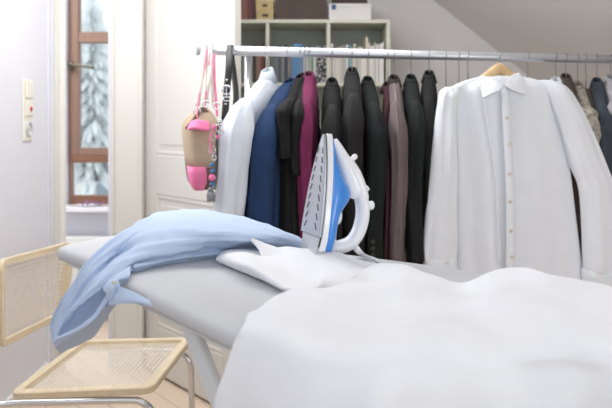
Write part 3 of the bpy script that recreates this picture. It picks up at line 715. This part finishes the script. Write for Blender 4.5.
# sleeve lying towards the nose of the board
S = [
 [(217, 256, 1.018), (227, 249.5, 1.035), (248, 250, 1.035), (262, 252, 1.03), (285, 247.5, 1.04), (310, 249, 1.04), (335, 252, 1.035), (362, 261, 1.016), (392, 268, 1.012)],
 [(216.5, 258, 1.024), (227, 254, 1.040), (248, 257, 1.045), (264, 262, 1.035), (287, 262, 1.03), (310, 261, 1.028), (335, 262, 1.03), (362, 268, 1.018), (392, 274, 1.012)],
 [(217, 260, 1.022), (228, 260, 1.035), (249, 266, 1.045), (268, 272, 1.04), (290, 277, 1.03), (312, 275, 1.026), (332, 272, 1.026), (360, 280, 1.018), (392, 285, 1.012)],
 [(218, 262, 1.016), (229, 266, 1.020), (250, 273.5, 1.025), (272, 282, 1.03), (294, 289, 1.035), (316, 286, 1.040), (330, 281, 1.03), (358, 290, 1.014), (392, 295, 1.012)],
 [(219, 262.5, 1.012), (230, 267.5, 1.012), (251, 275.5, 1.012), (273, 285, 1.012), (296, 295, 1.012), (318, 297, 1.014), (338, 296, 1.014), (360, 298, 1.014), (392, 305, 1.012)]]
slv = obj('sleeve', sheet([[Z(*q) for q in r] for r in S], 8, 8, wr=.004, wf=14, seed=8), 'white', wc, smooth=True, solid=.002)
fl = [[P(246.5, 234.5, 1.60), P(254, 238.5, 1.595), P(264, 243, 1.59), P(278, 248, 1.59)], [P(248, 237, 1.60), P(257, 245, 1.58), P(267, 251, 1.57), P(282, 255, 1.565)], [P(249, 239, 1.60), P(259, 250, 1.57), P(263, 262, 1.54), P(278, 267, 1.53)]]
obj('cuff', sheet(fl, 7, 7), 'white', slv, smooth=True, solid=.002)

# ------------------------------------------------------------ blue shirt over the nose
bs = empty('dress_shirt', (-.4, 1.6, BZ), 'light blue shirt draped over the nose of the ironing board', 'shirt')
def Q(px, py, k): return PZ(px, py, k) if k < 1.2 else P(px, py, k)
G = [
 [(309, 241, 1.02), (309, 243, 1.02), (307, 245, 1.018), (303, 247, 1.016), (300, 248, 1.014)],
 [(278, 230, 1.062), (276, 234, 1.064), (272, 239, 1.056), (266, 245, 1.038), (256, 251.5, 1.014)],
 [(236, 216.5, 1.078), (234, 224, 1.085), (230, 234, 1.08), (225, 246, 1.045), (215, 256.5, 1.014)],
 [(196, 211.5, 1.085), (193, 220, 1.09), (187, 233, 1.08), (180, 248, 1.05), (170, 262.5, 1.014)],
 [(158, 213.5, 1.082), (154, 224, 1.085), (148, 239, 1.07), (143, 255, 1.045), (132, 271.5, 1.014)],
 [(128, 228, 1.075), (124, 240, 1.065), (120, 253, 1.04), (121, 265, 1.03), (121, 279, 1.41)],
 [(96, 252, 1.05), (91, 266, 1.46), (96, 275, 1.45), (100, 285, 1.42), (102, 288, 1.42)],
 [(72, 285, 1.47), (72, 295, 1.45), (75, 303, 1.44), (80, 303, 1.41), (85, 301, 1.41)],
 [(55, 312, 1.47), (56, 322, 1.47), (60, 328, 1.44), (63, 323, 1.42), (67, 317, 1.41)],
 [(50, 328, 1.47), (53, 341, 1.47), (55, 345, 1.44), (57, 340, 1.42), (60, 333, 1.41)]]
def fold_b(i, j, p):
    return .004*math.sin(j*17+i*4)*min(1, 4*i)*(1-.3*i) + .003*math.sin(j*37+i*9)*math.sin(i*3.1)
obj('body', sheet([[Q(*q) for q in r] for r in G], 11, 12, wr=.0045, wf=19, seed=5, fold=fold_b), 'blue', bs, smooth=True, solid=.002)
# layered folds under the front hem on the board
for k, (o1, zz) in enumerate(((0, 1.012), (-3, 1.022))):
    g2 = [[PZ(x, y-3+o1, zz+.007), PZ(x, y-1+o1, zz+.005), PZ(x-1, y+1.0+o1, zz)] for x, y in ((303, 247), (280, 249), (256, 252), (215, 257), (170, 263), (134, 271))]
    obj('hem', sheet(g2, 8, 4, wr=.002, wf=20, seed=k), 'blue', bs, smooth=True, solid=.003)
# hanging sleeve
H = [
 [(132, 268, 1.46), (130, 272, 1.42), (129, 277, 1.41), (128, 281, 1.43)],
 [(117, 277, 1.44), (116, 281, 1.39), (118, 286, 1.41), (120, 291, 1.45)],
 [(107, 294, 1.38), (108, 299, 1.37), (110, 303, 1.41), (114, 307, 1.46)],
 [(96, 311, 1.37), (98, 316, 1.365), (99, 320, 1.42), (105, 323, 1.47)],
 [(79, 325, 1.37), (80, 330, 1.37), (82, 335, 1.42), (90, 338, 1.47)],
 [(55, 337, 1.38), (55, 341, 1.38), (55, 348, 1.42), (60, 352, 1.46)]]
obj('back_panel', sheet([[P(a, b, 1.54), P((a+c_)/2, (b+d)/2, 1.56), P(c_, d, 1.50)] for a, b, c_, d in ((118, 272, 122, 288), (98, 272, 114, 303), (77, 293, 103, 319), (60, 318, 87, 335), (54, 338, 60, 349))], 8, 6, wr=.004, wf=18, seed=4), 'blue', bs, smooth=True, solid=.002)
sv = obj('sleeve', sheet([[P(*q) for q in r] for r in H], 8, 8, wr=.005, wf=20, seed=11, fold=lambda i, j, p: .004*math.sin(j*12+i*5)), 'blue', bs, smooth=True, solid=.002)
obj('cuff', sheet([[P(103, 288, 1.355), P(108, 282, 1.36), P(115, 279, 1.37), P(119, 283, 1.38)], [P(107, 294, 1.35), P(110, 289, 1.345), P(115, 286, 1.35), P(119, 288, 1.37)], [P(110, 300, 1.355), P(113, 297, 1.35), P(116, 294, 1.355), P(118, 294, 1.37)]], 6, 6, wr=.003, wf=20), 'blue', sv, smooth=True, solid=.003)
for x, y in ((109, 286.5), (114, 283)): obj('button', sphere(bmesh.new(), P(x, y, 1.352), .0045, (1, .5, 1)), 'pearl', sv, smooth=True)
U = [[(112, 284, 1.38), (124, 288, 1.34), (136, 293, 1.32), (147, 299, 1.31), (153, 303, 1.31)], [(108, 296, 1.37), (122, 298, 1.325), (136, 301, 1.305), (147, 302.5, 1.30), (156, 305.5, 1.30)], [(106, 306, 1.38), (120, 304, 1.33), (135, 304, 1.31), (147, 305.5, 1.30), (156.5, 309, 1.30)]]
obj('shirt_tail', sheet([[P(*q) for q in r] for r in U], 8, 6, wr=.005, wf=14, seed=2), 'blue', bs, smooth=True, solid=.002)
obj('button', sphere(bmesh.new(), PZ(190, 259.5, 1.016), .005, (1, 1, .6)), 'pearl', bs, smooth=True)

# ------------------------------------------------------------ iron
az = math.radians(22); tl = math.radians(8.5)
hA = Vector((math.cos(az), math.sin(az), 0)); wA = Vector((math.sin(az), -math.cos(az), 0))
lA = (Zu*math.cos(tl)+hA*math.sin(tl)); hB = (hA*math.cos(tl)-Zu*math.sin(tl))
I0 = P(305, 251, 1.60); I0.z = BZ+.030; I0.x += .005
def I(h, l, w=0): return I0+(hB*h+lA*l+wA*w)*.975
ir = empty('steam_iron', (I0.x+.06, I0.y+.03, I0.z-.03), 'blue and white steam iron standing upright on its heel', 'iron')
def hw(l):                                 # half width of the sole at length l
    t_ = max(0, min(1, (l-.012)/.262)); return .057*(1-t_**2.3)**.9*(.86+.14*min(1, l/.03))+.0015
def slab(h0, h1, k0, k1, l0=.012, l1=.272, n=34):
    rings = []
    ls_ = [l0+(l1-l0)*i/(n-1) for i in range(n)]
    def outl_(h, k, dl=0): return [I(h, l-dl*(l/.27), hw(l)*k) for l in ls_]+[I(h, l-dl*(l/.27), -hw(l)*k) for l in reversed(ls_)]
    return loft(bmesh.new(), [outl_(h0, k0*.95, .003), outl_(h0+.0015, k0), outl_(h1-.001, k1), outl_(h1, k1*.97, .002)])
so = obj('soleplate', slab(0, .006, .97, 1.0, l0=.036), 'sole', ir, smooth=False)
bmx = bmesh.new()
for l in [.05+.022*i for i in range(9)]:
    for s in (-1, 1):
        w_ = hw(l)*.62*s
        a, b = I(-.0008, l, w_), I(-.0008, l+.014, w_*.72)
        tube(bmx, [a, b], .0014, 6)
obj('steam_vent', bmx, 'vent', so)
obj('gasket', slab(.006, .0085, .93, .93), 'hole', ir)
obj('skirt', slab(.0085, .024, 1.03, .98, l0=.004, l1=.275), 'plasticwhite', ir, smooth=False)
prof = [(.004, .056), (.03, .058), (.06, .058), (.09, .062), (.11, .076), (.125, .086), (.14, .088), (.155, .080), (.175, .060), (.2, .042), (.225, .034), (.25, .030), (.268, .026)]
pv3 = [Vector((l, h, 0)) for l, h in prof]; rings = []
for i in range(48):
    q = cr(pv3, (len(pv3)-1)*i/47); l, h = q.x, q.y; W = hw(l)*.92; nar = 1-.45*max(0, (h-.045)/.045)
    rr = []
    for k in range(25):
        a = PI*k/24; cx, sy_ = math.cos(a), math.sin(a)
        rr.append(I(.022+(h-.022)*sy_**.6, l, W*(abs(cx)**.55)*(1 if cx > 0 else -1)*(1-(1-nar)*sy_)))
    rings.append(rr)
obj('water_tank', loft(bmesh.new(), rings), 'plasticblue', ir, smooth=True)
o = obj('heel', slab(.003, .05, .86, .8, l0=-.004, l1=.034, n=8), 'plasticgrey', ir, bevel=.003)
path = [(.034, .258), (.052, .235), (.078, .208), (.104, .172), (.122, .135), (.132, .095), (.128, .055), (.112, .026), (.085, .012), (.055, .008)]
pts = smoothpath([I(h, l) for h, l in path], 44)
rad = [.006+.010*min(1, i/12) for i in range(44)]
rad = [r*(1.12 if 8 < i < 20 else 1.0) for i, r in enumerate(rad)]
obj('handle', tube(bmesh.new(), pts, rad, 18, flat=1.25, up=wA), 'plasticwhite', ir, smooth=True)
pts = smoothpath([I(.03, .262), I(.055, .228), I(.078, .192), I(.096, .16), I(.11, .132)], 20)
obj('handle_bridge', tube(bmesh.new(), pts, [.008+.014*math.sin(PI*min(1, i/14)/2) for i in range(17)]+[.019, .015, .009], 16, up=wA), 'plasticwhite', ir, smooth=True)
obj('steam_button', T([I(.078, .215), I(.092, .231), I(.095, .234)], [.006, .007, .004], seg=14), 'plasticwhite', ir, smooth=True)
obj('spray_button', T([I(.128, .152), I(.137, .160)], [.008, .007], seg=14), 'plasticwhite', ir, smooth=True)
obj('temperature_knob', T([I(.136, .118), I(.153, .118), I(.157, .118)], [.008, .0115, .009], seg=16), 'plasticwhite', ir, smooth=True)
obj('dial', T([I(.054, .082), I(.070, .082)], [.024, .018], seg=24), 'plasticwhite', ir, smooth=True)
obj('cord_sleeve', T([I(.118, .02), I(.134, .006), I(.147, -.002)], [.009, .0075, .005], seg=12), 'plasticwhite', ir, smooth=True)
cordp = smoothpath([I(.14, .002), P(366, 256, 1.62), PZ(374, 259, 1.02), PZ(380, 262, 1.016), PZ(392, 266, 1.016), PZ(400, 272, 1.014)], 40)
bmx = tube(bmesh.new(), cordp, [.0042 if i % 2 else .0036 for i in range(40)], 10)
obj('cord', bmx, mat('braided white cord', (230, 230, 232), .8, var=.25, vscale=400), ir, smooth=True)

# ------------------------------------------------------------ cane chair
SZ = .46
cA = Vector((-.455, 2.79, SZ)); cB = Vector((-.495, 2.265, SZ)); cC = Vector((-.955, 2.245, SZ-.012)); cD = Vector((-.90, 2.80, SZ-.012))
chr_ = empty('cantilever_chair', (-.7, 2.5, 0), 'cantilever chair with woven cane seat and back at the left wall', 'chair')
def bil(s, t): return (cB*(1-s)+cC*s)*(1-t)+(cA*(1-s)+cD*s)*t
def rrect(r, m_=0, n=8, frame=bil, L=.46, W=.52):
    out = []
    for cx, cy, a0 in ((1-m_/L-r/L, 1-m_/W-r/W, 0), (m_/L+r/L, 1-m_/W-r/W, 90), (m_/L+r/L, m_/W+r/W, 180), (1-m_/L-r/L, m_/W+r/W, 270)):
        for i in range(n+1):
            a = math.radians(a0+90*i/n); out.append(frame(cx+r/L*math.cos(a), cy+r/W*math.sin(a)))
    return out
def rimloft(frame, nrm, th_, wd, r, L, W):
    o_ = rrect(r, 0, 8, frame, L, W); i_ = rrect(max(.012, r-wd), wd, 8, frame, L, W)
    o2 = rrect(r, .004, 8, frame, L, W); 
    seq = [[p-nrm*th_/2 for p in o2], [p-nrm*th_*.35 for p in o_], [p+nrm*th_*.35 for p in o_], [p+nrm*th_/2 for p in o2], [p+nrm*th_/2 for p in i_], [p-nrm*th_/2 for p in i_]]
    bmx = loft(bmesh.new(), seq+[seq[0]], False, False); bmesh.ops.remove_doubles(bmx, verts=bmx.verts, dist=1e-6); return bmx
def weave(frame, nrm, L, W, wd, pitch=.0165):
    bmx = bmesh.new(); m0, m1 = wd/L, wd/W
    def strip(p, q, w_, off, n=10):
        pr = None
        for i in range(n+1):
            s = p[0]+(q[0]-p[0])*i/n; t_ = p[1]+(q[1]-p[1])*i/n
            d = Vector(((q[0]-p[0])*L, (q[1]-p[1])*W)); d.normalize(); ps, pt = -d.y/L*w_/2, d.x/W*w_/2
            a = bmx.verts.new(frame(s+ps, t_+pt)+nrm*off); b = bmx.verts.new(frame(s-ps, t_-pt)+nrm*off)
            if pr: bmx.faces.new((pr[0], a, b, pr[1]))
            pr = (a, b)
    ns = int((L-2*wd)/pitch); nt_ = int((W-2*wd)/pitch)
    for i in range(ns+1):
        s = m0+(1-2*m0)*i/ns
        for o_ in (-.0016, .0016): strip((s+o_/L, m1), (s+o_/L, 1-m1), .0024, .0004)
    for i in range(nt_+1):
        t_ = m1+(1-2*m1)*i/nt_
        for o_ in (-.0016, .0016): strip((m0, t_+o_/W), (1-m0, t_+o_/W), .0024, -.0004)
    for k in range(-nt_, ns+nt_):
        for sg in (1, -1):
            a, b = [], []
            # diagonals s = s0 + sg * t in cell units, clipped to the panel
            x0 = k+.5; ts = []
            for tt in range(0, nt_+1):
                xx = x0+(tt if sg > 0 else nt_-tt)-0
                if 0 <= xx <= ns: ts.append((tt, xx))
            if len(ts) > 1:
                f = lambda q: (m0+(1-2*m0)*q[1]/ns, m1+(1-2*m1)*q[0]/nt_)
                strip(f(ts[0]), f(ts[-1]), .0026, .0012*sg)
    return bmx
sn = Vector((0, 0, 1))
seat = obj('seat', rimloft(bil, sn, .026, .030, .038, .46, .53), 'rimwood', chr_, smooth=False)
obj('cane_panel', weave(bil, sn, .46, .53, .030), 'cane', seat)
# backrest, gently curved
k0 = P(1, 350, 2.42); k1 = P(63, 318, 2.78); k2 = P(0, 260.5, 2.45); k3 = P(75, 241, 2.80)
bn = (k1-k0).cross(k2-k0).normalized()
if bn.x > 0: bn = -bn
def bk(s, t_): 
    p = (k0*(1-s)+k1*s)*(1-t_)+(k2*(1-s)+k3*s)*t_
    return p+bn*.045*(1-(2*s-1)**2)
BL, BWd = (k1-k0).length, (k2-k0).length
br_ = obj('backrest', rimloft(bk, bn, .020, .024, .035, BL, BWd), 'rimwood', chr_, smooth=False)
obj('cane_panel', weave(bk, bn, BL, BWd, .023), 'cane', br_)
# chrome tube frame
zt_ = SZ-.028
side1 = [bk(0, .6)-bn*-.02, Vector((k0.x-.015, k0.y-.03, k0.z)), Vector((cC.x-.09, cC.y-.0, SZ+.05)), Vector((cC.x-.045, cC.y-.01, zt_+.002)), Vector((cC.x+.05, cC.y+.005, zt_-.004)), Vector((cB.x-.10, cB.y+.005, zt_-.004)), Vector((cB.x-.035, cB.y+.005, zt_-.012)), Vector((cB.x+.0, cB.y+.005, zt_-.05)), Vector((cB.x+.008, cB.y+.005, zt_-.12)), Vector((cB.x+.01, cB.y+.005, .08)), Vector((cB.x-.01, cB.y+.005, .03)), Vector((cB.x-.06, cB.y+.005, .014)), Vector((cC.x-.0, cC.y+.005, .014))]
side2 = [bk(1, .6)-bn*-.02, Vector((k1.x-.0, k1.y+.03, k1.z)), Vector((cD.x-.07, cD.y, SZ+.05)), Vector((cD.x-.03, cD.y, zt_+.002)), Vector((cD.x+.04, cD.y-.005, zt_-.004)), Vector((cA.x-.10, cA.y-.03, zt_-.004)), Vector((cA.x-.04, cA.y-.03, zt_-.012)), Vector((cA.x-.005, cA.y-.03, zt_-.05)), Vector((cA.x+.003, cA.y-.03, zt_-.12)), Vector((cA.x+.004, cA.y-.03, .08)), Vector((cA.x-.015, cA.y-.03, .03)), Vector((cA.x-.06, cA.y-.03, .014)), Vector((cD.x-.0, cD.y-.03, .014))]
for sd in (side1, side2): obj('side_tube', T(sd, .0115, n=90, seg=14), 'chrome', chr_, smooth=True)
obj('floor_tube', T([side1[-1], side1[-1]+Vector((-.04, .02, 0)), side1[-1]+Vector((-.05, .08, 0)), side2[-1]+Vector((-.05, -.08, 0)), side2[-1]+Vector((-.04, -.02, 0)), side2[-1]], .0115, n=40, seg=14), 'chrome', chr_, smooth=True)

# ------------------------------------------------------------ light, sky, camera
wd_ = bpy.data.worlds.new('World'); bpy.context.scene.world = wd_; wd_.use_nodes = True
wd_.node_tree.nodes['Background'].inputs[0].default_value = (.93, .965, 1, 1)
wd_.node_tree.nodes['Background'].inputs[1].default_value = 1.1
def area(name, loc, target, sx, sy_, power, col=(1, 1, 1)):
    l = bpy.data.lights.new(name, 'AREA'); l.shape = 'RECTANGLE'; l.size = sx; l.size_y = sy_; l.energy = power; l.color = col
    o = bpy.data.objects.new(name, l); C.objects.link(o); o.location = loc
    o.rotation_euler = (Vector(target)-Vector(loc)).to_track_quat('-Z', 'Y').to_euler(); return o
area('right_fill', (1.9, .9, 1.55), (-.9, 3.0, 1.1), 1.5, 1.3, 30, (.98, .99, 1))  # added fill from the right, for the left wall and garments
area('front_fill', (.1, -.4, 2.1), (.1, 1.6, .9), 1.6, .8, 5, (.98, .99, 1))  # added fill behind the camera, lifts the board and cloth
area('left_fill', (-1.28, 2.35, 2.0), (1.3, 3.9, 1.9), .9, .8, 17, (.98, .99, 1))  # fill lamp added beyond the left frame edge, for slope and gable wall
area('ceiling_fill', (-.2, 2.9, 2.5), (-.1, 3.3, 0), 1.8, 1.6, 34, (.99, .99, 1))  # fill lamp added under the closed ceiling, brightens the back of the room
area('next_room_fill', (-2.1, 4.2, 2.5), (-2.0, 4.4, 0), 1.2, .8, 22, (.97, .985, 1))  # fill lamp added high in the next room to lift the doorway view
cam = bpy.data.cameras.new('Camera'); co = bpy.data.objects.new('Camera', cam); C.objects.link(co)
co.location = (0, 0, CH); co.rotation_euler = (PI/2, 0, 0)
cam.sensor_width = 36; cam.lens = F/612*36; cam.shift_y = -(204-HZ)/612
cam.clip_start = .05; cam.clip_end = 100
cam.dof.use_dof = True; cam.dof.focus_distance = 1.65; cam.dof.aperture_fstop = 4.5
sc = bpy.context.scene; sc.camera = co
sc.view_settings.view_transform = 'Standard'; sc.view_settings.look = 'None'; sc.view_settings.gamma = 1; sc.view_settings.exposure = 0.17
